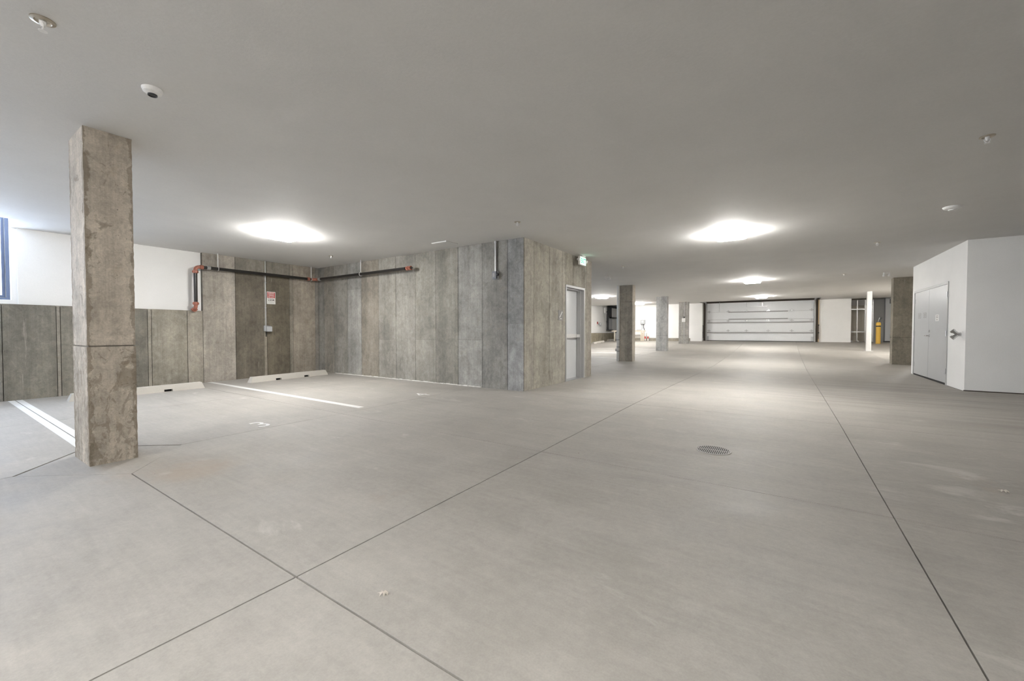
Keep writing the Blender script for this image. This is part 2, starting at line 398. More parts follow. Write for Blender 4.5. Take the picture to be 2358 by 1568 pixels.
# ------------------------------------------------------------------ stair core
YC, XC = 6.5, -4.08
bm = BM(); box(bm, -11.2, XC-.02, YC+.02, YC+.30, ZB, H); box(bm, -11.2, XC-.02, 9.45, 9.74, ZB, H)
box(bm, XC-.32, XC-.02, YC+.30, 8.26, ZB, H); box(bm, XC-.32, XC-.02, 9.31, 9.45, ZB, H); box(bm, XC-.32, XC-.02, 8.26, 9.31, 2.225, H)
core = tag(obj('wall_core', bm, 'conc', color=(.16, .145, .12)), 'board-marked concrete stair core in the middle of the garage', kind='structure')
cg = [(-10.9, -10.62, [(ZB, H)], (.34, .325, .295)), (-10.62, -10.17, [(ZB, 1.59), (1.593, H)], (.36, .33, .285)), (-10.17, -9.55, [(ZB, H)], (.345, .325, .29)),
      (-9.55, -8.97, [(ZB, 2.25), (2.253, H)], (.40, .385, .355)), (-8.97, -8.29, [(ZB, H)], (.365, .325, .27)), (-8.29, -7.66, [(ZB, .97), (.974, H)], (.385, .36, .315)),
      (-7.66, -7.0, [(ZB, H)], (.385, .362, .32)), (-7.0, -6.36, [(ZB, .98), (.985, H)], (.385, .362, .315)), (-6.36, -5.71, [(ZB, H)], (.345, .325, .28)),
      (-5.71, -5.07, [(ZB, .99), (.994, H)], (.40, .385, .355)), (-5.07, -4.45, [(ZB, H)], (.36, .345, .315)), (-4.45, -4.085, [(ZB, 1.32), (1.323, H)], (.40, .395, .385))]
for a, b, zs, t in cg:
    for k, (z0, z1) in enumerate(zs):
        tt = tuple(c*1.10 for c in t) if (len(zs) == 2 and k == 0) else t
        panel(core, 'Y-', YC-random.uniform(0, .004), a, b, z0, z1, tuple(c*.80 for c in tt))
rg = [(6.52, 6.87, [(ZB, H)], (.50, .465, .40)), (6.87, 7.51, [(ZB, H)], (.455, .425, .36)), (7.51, 8.11, [(ZB, 1.0), (1.004, H)], (.46, .43, .37)),
      (8.11, 8.258, [(ZB, H)], (.47, .44, .38)), (8.258, 8.66, [(2.23, H)], (.42, .39, .33)), (8.66, 9.31, [(2.23, H)], (.43, .40, .345)), (9.31, 9.44, [(ZB, 2.2), (2.204, H)], (.48, .45, .39)), (9.44, 9.745, [(ZB, 2.2), (2.204, H)], (.46, .42, .36))]
for a, b, zs, t in rg:
    for z0, z1 in zs: panel(core, 'X+', XC, a, b, z0, z1, tuple(c*.92 for c in t))
# crumbled sealant at the foot of the core
bm = BM(); xx = -10.1
while xx < -5.15:
    st = random.uniform(.05, .16); dd = random.uniform(.012, .045)
    box(bm, xx, xx+st, YC-dd, YC-.001, zf(xx, 6.4)-.01, zf(xx, 6.4)+random.uniform(.008, .022)); xx += st
obj('sealant_bead', bm, 'caulk', core)

# stair door
d1 = bpy.data.objects.new('door_1', None); COL.objects.link(d1); d1.location = (XC, 8.26, zf(XC, 8.5))
tag(d1, 'grey steel stair door recessed in the concrete core', kind='structure')
zb = zf(XC, 8.5); W1, H1 = 1.05, 2.225-zb
bm = BM()
for (a, b, c, d) in ((0, .05, 0, H1), (W1-.05, W1, 0, H1), (.05, W1-.05, H1-.05, H1)):
    box(bm, -.30, .012, a, b, c, d)
for (a, b, c, d) in ((.05, .075, 0, H1-.05), (W1-.075, W1-.05, 0, H1-.05), (.075, W1-.075, H1-.075, H1-.05)):
    box(bm, -.17, -.07, a, b, c, d)
obj('door_frame', bm, 'frame', d1)
leaf = obj('door_leaf', bbox(-.225, -.18, .052, W1-.052, .012, H1-.052, .003), 'door_reflect', d1)
bm = box(BM(), -.178, -.095, .10, .78, .985, 1.075); box(bm, -.178, -.085, .78, W1-.06, .99, 1.07)
bmesh.ops.bevel(bm, geom=bm.edges[:], offset=.006, segments=2, affect='EDGES'); obj('push_bar', bm, 'bar', leaf)
obj('push_bar_end', bbox(-.178, -.08, .06, .10, .975, 1.085, .006), 'bar', leaf)
obj('latch_plate', bbox(-.178, -.172, .06, .40, .95, .998), 'frame', leaf)
obj('threshold', bbox(-.30, .0, .05, W1-.05, 0, .012), 'rail', d1)
for z in (.25, 1.1, 1.95): obj('hinge', bbox(-.175, -.16, W1-.078, W1-.052, z, z+.11), 'rail', d1)

# stair sign
s = thing('stair_sign', 'small dark grey stair sign with white steps beside the stair door', 'sign', (XC, 8.02, 1.41))
sp = obj('sign_plate', bbox(0, .008, -.115, .115, 0, .22, .002), 'plate', s)
bm = BM()
for k in range(6): box(bm, .008, .011, -.062+k*.021, -.062+k*.021+.026, .062+k*.022, .062+k*.022+.022)
obj('stair_symbol', bm, 'signw', sp)
obj('caption_line', bbox(.008, .010, -.04, .04, .028, .042), 'signw', sp)

# exit sign with two lamp heads, hung at the ceiling
s = thing('exit_sign', 'lit white exit sign with two lamp heads above the stair door', 'sign', (-3.93, 8.66, H))
obj('housing', bbox(-.03, .022, 0, .33, -.225, -.035, .006), 'plastic', s)
obj('canopy', bbox(-.05, .05, .08, .25, -.035, 0, .005), 'plastic', s)
fc = obj('lit_face', bbox(.022, .026, .012, .318, -.213, -.047), 'exitface', s)
text('exit_lettering', 'EXIT', .155, (.0275, .165, -.131), (0, 1, 0), (0, 0, 1), 'exitgreen', fc, .002, sx=.86, bold=.004)
for yy in (-.045, .375):
    lb = BM(); lathe(lb, [(.0, -.03), (.022, -.03), (.034, .02), (.036, .03), (.0, .034)], 16)
    bmesh.ops.rotate(lb, verts=lb.verts[:], cent=(0, 0, 0), matrix=Matrix.Rotation(math.radians(105), 3, 'Y'))
    bmesh.ops.translate(lb, verts=lb.verts[:], vec=(.0, yy, -.115)); obj('lamp_head', lb, 'plastic', s, True)
    obj('lamp_arm', tube(BM(), [(-.005, yy*.9 if yy < 0 else .33+(yy-.33)*.0, -.12), (-.005, yy, -.12)], .01), 'plastic', s)

# reserved parking sign
s = thing('parking_sign', 'white and red reserved parking sign reading 2304 on the dark concrete', 'sign', (XW, 5.225, 1.86))
sp = obj('sign_plate', bbox(0, .004, -.105, .105, 0, .315, .0015), 'signw', s)
obj('red_panel', bbox(.004, .0052, -.092, .092, .155, .298), 'red', sp)
for k, t in enumerate(('RESERVED', 'PARKING', 'FOR UNIT')):
    text('lettering', t, .042, (.0056, 0, .270-k*.044), (0, 1, 0), (0, 0, 1), 'signw', sp, .001, sx=.80, bold=.0012)
text('unit_number', '2304', .088, (.0046, 0, .100), (0, 1, 0), (0, 0, 1), 'ink', sp, .001, sx=.88, bold=.0006)
obj('small_print', bbox(.004, .0047, -.08, .08, .036, .041), 'plate', sp)

# conduit drop and receptacle box on the left wall
s = thing('conduit_drop', 'silver conduit dropping to a grey outlet box under the ceiling', 'conduit', (XW, 5.08, 1.13))
obj('conduit', tube(BM(), [(.022, 0, .17), (.022, 0, H-1.13)], .013, 10), 'rail', s, True)
for z in (.62, 1.25): obj('conduit_strap', bbox(0, .04, -.02, .02, z, z+.02), 'rail', s)
obj('outlet_box', bbox(0, .055, -.045, .055, .04, .18, .006), 'grey', s)
cv = BM(); prism(cv, [(.055, .175), (.125, .150), (.125, .03), (.055, .03)], lambda p, a: (p[0], a, p[1]), -.02, .105); obj('bubble_cover', cv, 'grey', s)
obj('plug_tail', tube(BM(), [(.03, .0, .04), (.03, .0, -.04), (.022, .005, -.10)], .012, 8), 'black', s, True)

# dark device on conduit, on the core face
s = thing('strobe_device', 'dark box with lens on a thick silver conduit near the core corner', 'alarm device', (-4.71, YC, 2.19))
obj('conduit', tube(BM(), [(0, -.03, .15), (0, -.03, H-2.19)], .021, 12), 'rail', s, True)
obj('conduit_collar', tube(BM(), [(0, -.03, H-2.19-.04), (0, -.03, H-2.19)], .028, 12), 'rail', s, True)
obj('back_box', bbox(-.06, .06, -.055, 0, 0, .155, .005), 'grey', s)
fp = obj('device_face', bbox(-.055, .055, -.085, -.055, .005, .15, .006), 'darkbox', s)
obj('device_window', bbox(-.035, .02, -.088, -.085, .04, .12), 'plate', fp)
lb = BM(); lathe(lb, [(.0, .0), (.03, .0), (.026, .022), (.0, .032)], 16)
bmesh.ops.rotate(lb, verts=lb.verts[:], cent=(0, 0, 0), matrix=Matrix.Rotation(math.radians(90), 3, 'Y')); bmesh.ops.translate(lb, verts=lb.verts[:], vec=(.058, -.055, .085)); obj('knob', lb, 'darkbox', s, True)

# ------------------------------------------------------------------ sprinkler main
s = thing('sprinkler_main', 'black sprinkler pipe with orange couplings running round the concrete corner', 'pipe', (0, 0, 0))
px, pz, py = -10.74, 2.585, 6.32; R = .035
arc = [(px+.11-.11*math.cos(t), py-.11+.11*math.sin(t), pz) for t in (math.pi/2*k/6 for k in range(7))]
obj('wall_pipe', tube(BM(), [(px, 3.64, pz), (px, 6.18, pz)], R, 14), 'black', s, True)
obj('core_pipe', tube(BM(), [(px+.27, py, pz), (-7.12, py, pz)], R, 14), 'black', s, True)
obj('riser', tube(BM(), [(px, 3.57, 1.76), (px, 3.57, 2.51)], R, 14), 'black', s, True)
ey = [(px, 3.57+.075-.075*math.cos(t), pz-.075+.075*math.sin(t)) for t in (math.pi/2*k/6 for k in range(7))]
obj('elbow', tube(BM(), ey, R*1.03, 14), 'orange', s, True)
obj('elbow', tube(BM(), arc, R*1.12, 14), 'orange', s, True)
el = [(px-.10+.10*math.cos(t), 3.57, 1.745-.10*math.sin(t)+.0) for t in (math.pi/2*k/6 for k in range(7))]
obj('elbow', tube(BM(), el, R*1.03, 14), 'orange', s, True)
def coupling(p, d, m='orange'):
    p, d = Vector(p), Vector(d); bm = BM()
    tube(bm, [p-d*.035, p-d*.03, p+d*.03, p+d*.035], [R*1.03, R*1.32, R*1.32, R*1.03], 16)
    a = d.cross(Vector((0, 0, 1))) if abs(d.z) < .9 else Vector((0, 1, 0)); a.normalize()
    for sg in (-1, 1): tube(bm, [p+a*sg*R*1.2-d*.02, p+a*sg*R*1.2+d*.02], .018, 8)
    obj('coupling', bm, m, s, True)
coupling((px, 3.57, 2.47), (0, 0, 1)); coupling((px, 3.685, pz), (0, 1, 0)); coupling((px, 3.57, 1.775), (0, 0, 1)); coupling((px-.09, 3.57, 1.645), (1, 0, 0))
coupling((px, 3.82, pz), (0, 1, 0), 'rail')
coupling((px, 6.12, pz), (0, 1, 0)); coupling((px+.20, py, pz), (1, 0, 0), 'rail'); coupling((-7.05, py, pz), (1, 0, 0)); coupling((-6.97, py, pz), (1, 0, 0))
obj('end_plug', tube(BM(), [(-6.95, py, pz), (-6.90, py, pz)], [.03, .018], 6), 'black', s)
for p in ((px, 4.0), (px, 6.2), (-8.74, py)):
    bm = tube(BM(), [(p[0], p[1], pz+.055), (p[0], p[1], H)], .010, 8)
    ring = [(p[0]+(R+.012)*math.sin(t)*(1 if p[0] > -10 else 0)*0+(R+.012)*math.sin(t), p[1], pz+(R+.012)*math.cos(t)) for t in (2*math.pi*k/16 for k in range(17))] if p[1] < 6.25 else [(p[0], p[1]+(R+.012)*math.sin(t), pz+(R+.012)*math.cos(t)) for t in (2*math.pi*k/16 for k in range(17))]
    tube(bm, ring, .006, 6); obj('hanger', bm, 'pvc', s, True)

# ------------------------------------------------------------------ columns
def column(name, label, x0, x1, y0, y1, zj, tint, m='colb'):
    cx, cy = (x0+x1)/2, (y0+y1)/2; zb = zf(cx, cy)-.03
    t = thing(name, label, 'column', (cx, cy, 0)); hx, hy = (x1-x0)/2, (y1-y0)/2
    def lift(nm, z0, z1, tint, dx=0):
        bm = BM(); nz = max(2, int((z1-z0)/.03)); rows = []
        for k in range(nz+1):
            z = z0+(z1-z0)*k/nz; row = []
            for (sx, sy) in ((-1, -1), (1, -1), (1, 1), (-1, 1)):
                j = .0035 if m == 'col' else .002
                row.append(bm.verts.new((sx*(hx+dx-random.random()*j), sy*(hy+dx-random.random()*j), z)))
            rows.append(row)
        for A, B in zip(rows, rows[1:]):
            for q in range(4): bm.faces.new((A[q], A[(q+1) % 4], B[(q+1) % 4], B[q]))
        bm.faces.new(rows[0][::-1]); bm.faces.new(rows[-1])
        return obj(nm, bm, m, t, color=tint)
    lift('upper_lift', zj+.008, H, tint); lift('lower_lift', zb, zj-.004, tuple(c*.98 for c in tint), .002)
    bm = bbox(-hx+.012, hx-.012, -hy+.012, hy-.012, zj-.01, zj+.012); obj('pour_joint', bm, m, t, color=tuple(c*.45 for c in tint))
    return t
c1 = column('concrete_column', 'large concrete column near the left edge of the foreground', -5.56, -5.03, .88, 1.20, 1.03, (.53, .47, .395), 'col')
cA = column('concrete_column', 'concrete column with a white drain pipe, past the stair door', -5.27, -4.785, 15.38, 15.74, 2.30, (.50, .46, .39))
cB = column('concrete_column', 'greyer concrete column second beyond the stair door', -5.38, -4.86, 21.2, 21.53, .97, (.50, .495, .475))
cC = column('concrete_column', 'farthest concrete column carrying a conduit and white box', -5.24, -4.72, 25.85, 26.2, .94, (.45, .435, .405))
cR = column('concrete_column', 'brown-grey concrete column beside the white utility room', 2.97, 3.52, 18.0, 18.36, .98, (.29, .262, .212))
s = thing('drain_pipe', 'white drain pipe running down the column past the stair door', 'pipe', (-5.335, 15.40, zf(-5.3, 15.4)))
obj('pipe', tube(BM(), [(0, 0, 0), (0, 0, H-zf(-5.3, 15.4))], .057, 14), 'pvc', s, True)
for z in (.36, .52, .80, 2.25): obj('pipe_coupling', tube(BM(), [(0, 0, z), (0, 0, z+.05)], .066, 14), 'grey' if z < 1 else 'pvc', s, True)
obj('cleanout_cap', tube(BM(), [(-.02, 0, .44), (-.10, -.03, .44)], .05, 12), 'pvc', s, True)
s = thing('conduit_run', 'thin conduit with a white box on the farthest column', 'conduit', (-4.93, 25.85, zf(-4.9, 25.8)))
obj('conduit', tube(BM(), [(0, -.02, .02), (0, -.02, H-zf(-4.9, 25.8))], .016, 8), 'rail', s, True)
obj('white_box', bbox(-.12, .06, -.10, 0, 1.30, 1.52, .008), 'plastic', s)
obj('dark_clamp', bbox(-.03, .03, -.06, 0, 1.52, 1.62), 'darkbox', s)
s = thing('steel_post', 'slim white square steel post in front of the far recess', 'post', (3.115, 23.6, zf(3.1, 23.6)))
hp_ = H-zf(3.1, 23.6)
obj('shaft', bbox(-.085, .085, -.085, .085, .012, hp_, .008), 'plastic', s); obj('base_plate', bbox(-.15, .15, -.15, .15, 0, .012), 'plastic', s)

# ------------------------------------------------------------------ utility room on the right
XU, YU = 2.93, 11.42
bm = BM(); box(bm, XU, XU+.14, YU, 12.44, ZB, H); box(bm, XU, XU+.14, 15.16, 15.37, ZB, H); box(bm, XU, XU+.14, 12.44, 15.16, 2.25, H)
box(bm, XU+.14, 9.2, YU, YU+.14, ZB, H); box(bm, XU+.14, 9.2, 15.23, 15.37, ZB, H)
ur = tag(obj('wall_utility_room', bm, 'white'), 'white painted corner walls of the utility room at right', kind='structure')
bm = BM(); box(bm, XU-.012, XU, YU-.012, 12.40, zf(3, 12), zf(3, 12)+.004); box(bm, XU-.012, 9.2, YU-.012, YU, zf(3, 11.4), zf(3, 11.4)+.02)
obj('floor_gap', bm, 'joint', ur)
d2 = bpy.data.objects.new('door_2', None); COL.objects.link(d2); d2.location = (XU, 12.44, zf(3, 13)); tag(d2, 'pair of grey steel doors in the white utility room', kind='structure')
W2, H2 = 2.72, 2.25-zf(3, 13)
bm = BM()
for a, b, c, d in ((0, .055, 0, H2), (W2-.055, W2, 0, H2), (.055, W2-.055, H2-.055, H2)): box(bm, -.014, .14, a, b, c, d)
obj('door_frame', bm, 'frame', d2)
for k, (a, b) in enumerate(((.058, 1.383), (1.389, W2-.058))):
    lf = obj('door_leaf', bbox(-.004, .04, a, b, .045, H2-.058, .002), 'doorgrey', d2)
    hy = .058 if k == 0 else W2-.058
    for z in (.24, 1.06, 1.90):
        hb = box(BM(), -.014, -.004, hy-.045, hy+.05, z, z+.115); tube(hb, [(-.014, hy, z-.004), (-.014, hy, z+.12)], .012, 8); obj('hinge', hb, 'rail', lf)
    if k == 0:
        hb = BM(); lathe(hb, [(.034, 0), (.034, .012), (.018, .02), (.014, .055), (0, .055)], 16)
        bmesh.ops.rotate(hb, verts=hb.verts[:], cent=(0, 0, 0), matrix=Matrix.Rotation(math.radians(-90), 3, 'Y')); bmesh.ops.translate(hb, verts=hb.verts[:], vec=(-.004, 1.30, 1.06))
        tube(hb, [(-.055, 1.30, 1.06), (-.062, 1.34, 1.06), (-.062, 1.46, 1.058)], [.012, .011, .008], 10)
        tube(hb, [(-.004, 1.30, 1.17), (-.022, 1.30, 1.17)], .03, 14); obj('lever_handle', hb, 'chrome', lf, True)
        obj('white_notice', bbox(-.0055, -.004, .62, .86, 1.40, 1.545), 'signw', lf)
        bm = BM()
        for z in (1.515, 1.478): box(bm, -.0065, -.0055, .67, .81, z-.008, z+.008)
        box(bm, -.0065, -.0055, .71, .77, 1.42, 1.445); obj('notice_print', bm, 'plate', lf)
    else:
        for y in (1.66+.06, 2.13+.06):
            obj('outlined_placard', bbox(-.0055, -.004, y-.11, y+.11, 1.50, 1.63), 'doorgrey', lf)
            bm = BM()
            for a2, b2, c2, d2_ in ((-.11, -.10, 1.50, 1.63), (.10, .11, 1.50, 1.63), (-.10, .10, 1.50, 1.508), (-.10, .10, 1.622, 1.63), (-.055, .055, 1.585, 1.60), (-.055, .055, 1.555, 1.568), (-.04, .04, 1.525, 1.54)):
                box(bm, -.0065, -.0055, y+a2, y+b2, c2, d2_)
            obj('placard_print', bm, 'plate', lf)
obj('door_gap', bbox(.0, .05, .056, W2-.056, .0, .044), 'hole', d2)
# fire hose connection
s = thing('hose_connection', 'chrome two-way fire hose connection on the white wall by the doors', 'hose connection', (XU, 11.65, 1.115))
obj('escutcheon', bbox(-.006, 0, -.09, .09, -.065, .065, .002), 'signw', s)
obj('stem', tube(BM(), [(-.006, .0, 0), (-.05, .0, 0)], [.04, .036], 16), 'chrome', s, True)
for sg in (1, -1):
    bm = tube(BM(), [(-.04, 0, 0), (-.105, 0, sg*.055)], [.03, .034], 14); tube(bm, [(-.105, 0, sg*.055), (-.13, 0, sg*.076)], .043, 16)
    obj('hose_outlet', bm, 'chrome', s, True)

# ------------------------------------------------------------------ far end
G = .61
bm = BM(); box(bm, -8.65, -4.22, 27.6, 27.8, ZB, H+.3); box(bm, -8.65, -8.45, 27.8, 31.6, ZB, 3.75); box(bm, -12, -8.45, 31.6, 31.8, ZB, 3.75); box(bm, -4.42, -4.22, 27.8, 28.4, ZB, H+.3)
wf = tag(obj('wall_far', bm, 'white'), 'white far wall left of the garage door', kind='structure')
obj('concrete_curb', bbox(-8.65, -4.9, 27.56, 27.602, .4, .75), 'conc', wf, color=(.32, .29, .24))
bm = BM(); box(bm, 1.62, 2.98, 28.05, 28.25, ZB, 3.75)
wf2 = tag(obj('wall_far_right', bm, 'white'), 'white far wall right of the garage door', kind='structure')
obj('timber_edge', bbox(1.575, 1.618, 27.96, 28.02, G-.02, H), 'wood', wf2)
bm = BM(); box(bm, 2.78, 2.98, 28.25, 30.0, ZB, 3.75); box(bm, 2.78, 5.8, 30.0, 30.2, ZB, 3.75); box(bm, 5.6, 5.8, 15.37, 30.0, ZB, 3.75)
wr = tag(obj('wall_recess', bm, 'beige'), 'beige walls of the recess at far right', kind='structure')
bm = BM(); box(bm, 9.0, 9.2, -7, 11.42, ZB, H)
tag(obj('wall_right', bm, 'white'), 'white right wall beside the viewer', kind='structure')
bm = BM(); box(bm, -11.4, 9.2, -7.2, -7.0, ZB, 3.85)
tag(obj('wall_back', bm, 'white'), 'white wall behind the viewer', kind='structure')

# garage door
gd = bpy.data.objects.new('door_3', None); COL.objects.link(gd); gd.location = (-1.3, 28.0, G); tag(gd, 'wide grey sectional garage door at the far end', kind='structure')
x0, x1 = -2.70, 2.69
secs = [(0.02, .545), (.55, 1.155), (1.16, 1.745), (1.75, 2.31)]
for z0, z1 in secs:
    o = obj('door_section', bbox(x0, x1, 0, .05, z0, z1, .004), 'gdoor', gd)
for z in (.50, 1.105): obj('strut', bbox(x0+.01, x1-.01, -.055, 0, z-.028, z+.024), 'dgrey', gd)
obj('section_seam', bbox(x0+.01, x1-.01, -.012, 0, 1.275, 1.29), 'dgrey', gd)
for z in (1.31, 1.735): obj('short_strut', bbox(-1.50, 1.49, -.05, 0, z-.025, z+.025), 'dgrey', gd)
for z in (.61, 1.21, 1.78):
    for x in (-2.58, -1.52, -.55, .55, 1.68, 2.58):
        hb = box(BM(), x-.10, x+.10, -.022, 0, z-.018, z+.018); box(hb, x-.03, x+.03, -.018, 0, z-.07, z+.07); obj('hinge', hb, 'rail', gd)
obj('bottom_seal', bbox(x0, x1, -.01, .05, -.01, .02), 'black', gd)
for sg, xx in ((-1, x0-.03), (1, x1+.03)):
    pts = [(xx, -.05, 0), (xx, -.05, 1.95)]+[(xx, -.05-.40*(1-math.cos(t)), 1.95+.40*math.sin(t)) for t in (math.pi/2*k/6 for k in range(1, 7))]+[(xx, -1.2, 2.35)]
    bm = BM(); pp = [(Vector(p)) for p in pts]
    tube(bm, pp, .042, 6); obj('track', bm, 'rail', gd)
    obj('jamb_bracket', bbox(xx-.05 if sg < 0 else xx+.02, xx-.02 if sg < 0 else xx+.05, -.06, .06, 0, 2.3), 'frame', gd)
    obj('bottom_bracket', bbox(xx-sg*.05-.09 if sg > 0 else xx+.05-.02, xx-sg*.05+.02 if sg > 0 else xx+.05+.09, -.05, -.005, .03, .28), 'grey', gd)
    obj('sensor_bar', bbox(xx+sg*.17-.014, xx+sg*.17+.014, -.12, -.09, .15, .92), 'darkbox', gd)
    for z in (.50, .92): obj('sensor_eye', bbox(xx+sg*.17-.03, xx+sg*.17+.03, -.16, -.08, z-.03, z+.03), 'black', gd)
obj('torsion_shaft', tube(BM(), [(x0, -.16, 2.50), (x1, -.16, 2.50)], .03, 10), 'black', gd, True)
obj('header_leak_block', bbox(x0-.25, x1+.25, .055, .3, -.3, 3.14), 'soffit', gd)  # added box blocks sky leaks behind the door; top shows as dark header
bm = BM(); box(bm, -.56, .26, -.14, -.10, 2.03, 2.06); box(bm, -.56, -.53, -.14, -.10, 2.03, 2.28); box(bm, .20, .28, -.14, -.08, 2.03, 2.28); box(bm, -.56, .28, -.14, -.10, 2.26, 2.29); box(bm, .26, .48, -.13, -.10, 2.035, 2.055)
obj('opener_frame', bm, 'rail', gd)
obj('pull_cord', tube(BM(), [(-2.0, -.10, 2.35), (-2.0, -.10, 1.78)], .012, 6), 'rail', gd)

# recess contents
s = thing('metal_gate', 'metal gate frame with grey top panels in the far right recess', 'gate', (3.02, 29.4, G))
for x in (.02, .36, .70, 1.02): obj('upright', bbox(x-.022, x+.022, -.04, .04, 0, 2.32), 'rail', s)
for z in (.55, 1.80): obj('cross_bar', bbox(0, 1.04, -.03, .03, z-.03, z+.03), 'rail', s)
for a, b in ((.045, .335), (.385, .675), (.725, .995)): obj('top_panel', bbox(a, b, -.02, .0, 2.0, 2.32), 'dgrey', s)
for x in (.12, .40): obj('foot', bbox(x-.04, x+.04, -.18, .06, 0, .06), 'rail', s)
s = thing('dark_panel', 'dark panel with a hooked lever behind the yellow bollard', 'panel', (4.27, 29.5, G))
obj('board', bbox(-.20, .24, 0, .05, .0, 2.4), 'dgrey', s)
obj('lever_hook', tube(BM(), [(-.02, -.02, 1.0), (.04, -.05, 1.22), (.07, -.05, 1.32), (.12, -.05, 1.33), (.13, -.03, 1.26)], .03, 8), 'rail', s, True)
s = thing('steel_cabinet', 'tall grey steel cabinet door with black corner pulls in the recess', 'cabinet', (4.52, 29.2, G))
obj('body', bbox(0, .65, 0, .5, .06, 2.45, .01), 'grey', s); obj('plinth', bbox(0, .65, .02, .48, 0, .06), 'black', s)
obj('corner_pull', box(box(BM(), .20, .235, -.012, 0, .18, .42), .20, .6, -.012, 0, .18, .22), 'black', s)
obj('corner_pull', box(box(BM(), .16, .195, -.012, 0, 2.08, 2.30), .16, .5, -.012, 0, 2.06, 2.09), 'black', s)
def bollard(label, x, y):
    z = zf(x, y); s = thing('bollard', label, 'bollard', (x, y, z))
    obj('post', lathe(BM(), [(.095, 0), (.095, .86), (0, .86)], 20), 'yellow', s, True)
    obj('cap', lathe(BM(), [(.098, .92), (.098, 1.04), (.07, 1.085), (0, 1.10)], 20), 'yellow', s, True)
    obj('band', lathe(BM(), [(.096, .86), (.096, .92)], 20), 'black', s, True)
bollard('yellow bollard with a black band in the far right recess', 4.0, 27.5)
bollard('yellow bollard almost hidden behind the column with the drain pipe', -8.37, 27.0)
# guard rail, riser and control box on the far wall
zl = zf(-8.5, 27.2)
s = thing('guard_rail', 'tan painted guard rail low along the far white wall', 'rail', (-8.7, 27.25, zl))
obj('top_rail', bbox(-1.2, 1.10, -.05, .05, 1.16-zl, 1.24-zl, .01), 'tan', s)
for x in (-1.0, .82, 1.0): obj('leg', bbox(x-.03, x+.03, -.03, .03, 0, 1.16-zl), 'tan', s)
s = thing('control_box', 'grey wall control box with conduits above the guard rail', 'control box', (-7.86, 27.585, 1.67))
obj('box_body', bbox(-.15, .15, -.12, 0, 0, .28, .01), 'grey', s); obj('dial', lathe(BM(), [(.06, 0), (.06, .01), (0, .01)], 16), 'signw', s).matrix_local = Matrix.Translation((0, -.12, .16)) @ Matrix.Rotation(math.radians(90), 4, 'X')
obj('conduit', tube(BM(), [(-.05, -.05, 0), (-.05, -.05, -.32), (-.10, -.05, -.40), (-.42, -.05, -.40)], .018, 8), 'rail', s, True)
obj('conduit', tube(BM(), [(.05, -.05, 0), (.05, -.05, -.2), (.12, -.05, -.40)], .022, 8), 'darkbox', s, True)
s = thing('standpipe', 'white twin standpipe with red tags beside the guard rail', 'pipe', (-7.62, 27.35, zf(-7.6, 27.3)))
for x in (-.05, .13):
    ot = obj('outlet', tube(BM(), [(x-.10, 0, .50), (x-.03, 0, .55), (x+.03, 0, .48), (x+.04, 0, .02)], .04, 10), 'pvc', s, True)
    obj('red_tag', bbox(x, x+.08, -.05, -.042, .16, .30), 'red', ot)
obj('valve_body', bbox(-.30, -.12, -.05, .05, .0, .56, .02), 'tan', s)
# far-left bay: framed opening, box, notice, alarm
s = thing('framed_louver', 'dark framed panel opening high on the far left bay wall', 'panel', (XW, 29.0, 1.31))
obj('frame_side', bbox(0, .10, 0, .10, 0, 1.70), 'darkbox', s); obj('frame_top', bbox(0, .16, 0, 2.3, 1.66, 1.78), 'darkbox', s)
obj('sill', bbox(0, .10, -.15, 1.05, -.06, 0), 'darkbox', s); obj('lower_pane', bbox(-.02, .03, .10, 1.0, 0, .95), 'grey', s)
pn = bbox(.05, .12, .55, 1.75, .95, 1.62); obj('upper_pane', pn, 'signw', s)
bm = BM(); box(bm, .02, .16, .42, .55, .86, 1.66); box(bm, .02, .16, 1.75, 1.88, .86, 1.66); box(bm, .02, .16, .42, 1.88, .86, .95)
obj('pane_frame', bm, 'darkbox', s)
s = thing('switch_box', 'small white switch box with looping conduit on the far bay wall', 'switch box', (XW-.02, 28.42, 2.45))
obj('box_body', bbox(0, .12, -.05, .30, .05, .45, .01), 'plastic', s); obj('conduit', tube(BM(), [(.05, .05, .05), (.05, .02, -.2), (.05, .2, -.5), (.05, .45, -.55)], .022, 8), 'rail', s, True)
obj('toggle', bbox(.12, .15, .18, .25, .12, .20), 'black', s)
s = thing('wall_notice', 'small red and white notice on the far left bay wall', 'notice', (XW-.03, 27.2, 1.55))
obj('sheet', bbox(-.05, .006, -.11, .11, 0, .32), 'signw', s); obj('red_panel', bbox(.006, .008, -.10, .10, .14, .31), 'red', s)
s = thing('alarm_bell', 'round grey alarm bell beside the red notice', 'bell', (XW-.03, 27.62, 1.69))
b_ = BM(); lathe(b_, [(.13, 0), (.13, .05), (.10, .09), (.04, .11), (0, .11)], 20); bmesh.ops.rotate(b_, verts=b_.verts[:], cent=(0, 0, 0), matrix=Matrix.Rotation(math.radians(90), 3, 'Y')); obj('gong', b_, 'grey', s, True)
obj('bell_base', bbox(-.05, .01, -.06, .06, -.06, .06), 'darkbox', s)
s = thing('utility_chest', 'small white chest half hidden behind the column with the drain pipe', 'chest', (-10.4, 30.6, zf(-10.4, 30.6)))
obj('chest_body', bbox(-.35, .35, -.3, .3, .05, .50, .02), 'plastic', s); obj('chest_lid', bbox(-.37, .37, -.32, .32, .50, .56, .02), 'plastic', s); obj('plinth', bbox(-.33, .33, -.28, .28, 0, .05), 'black', s)

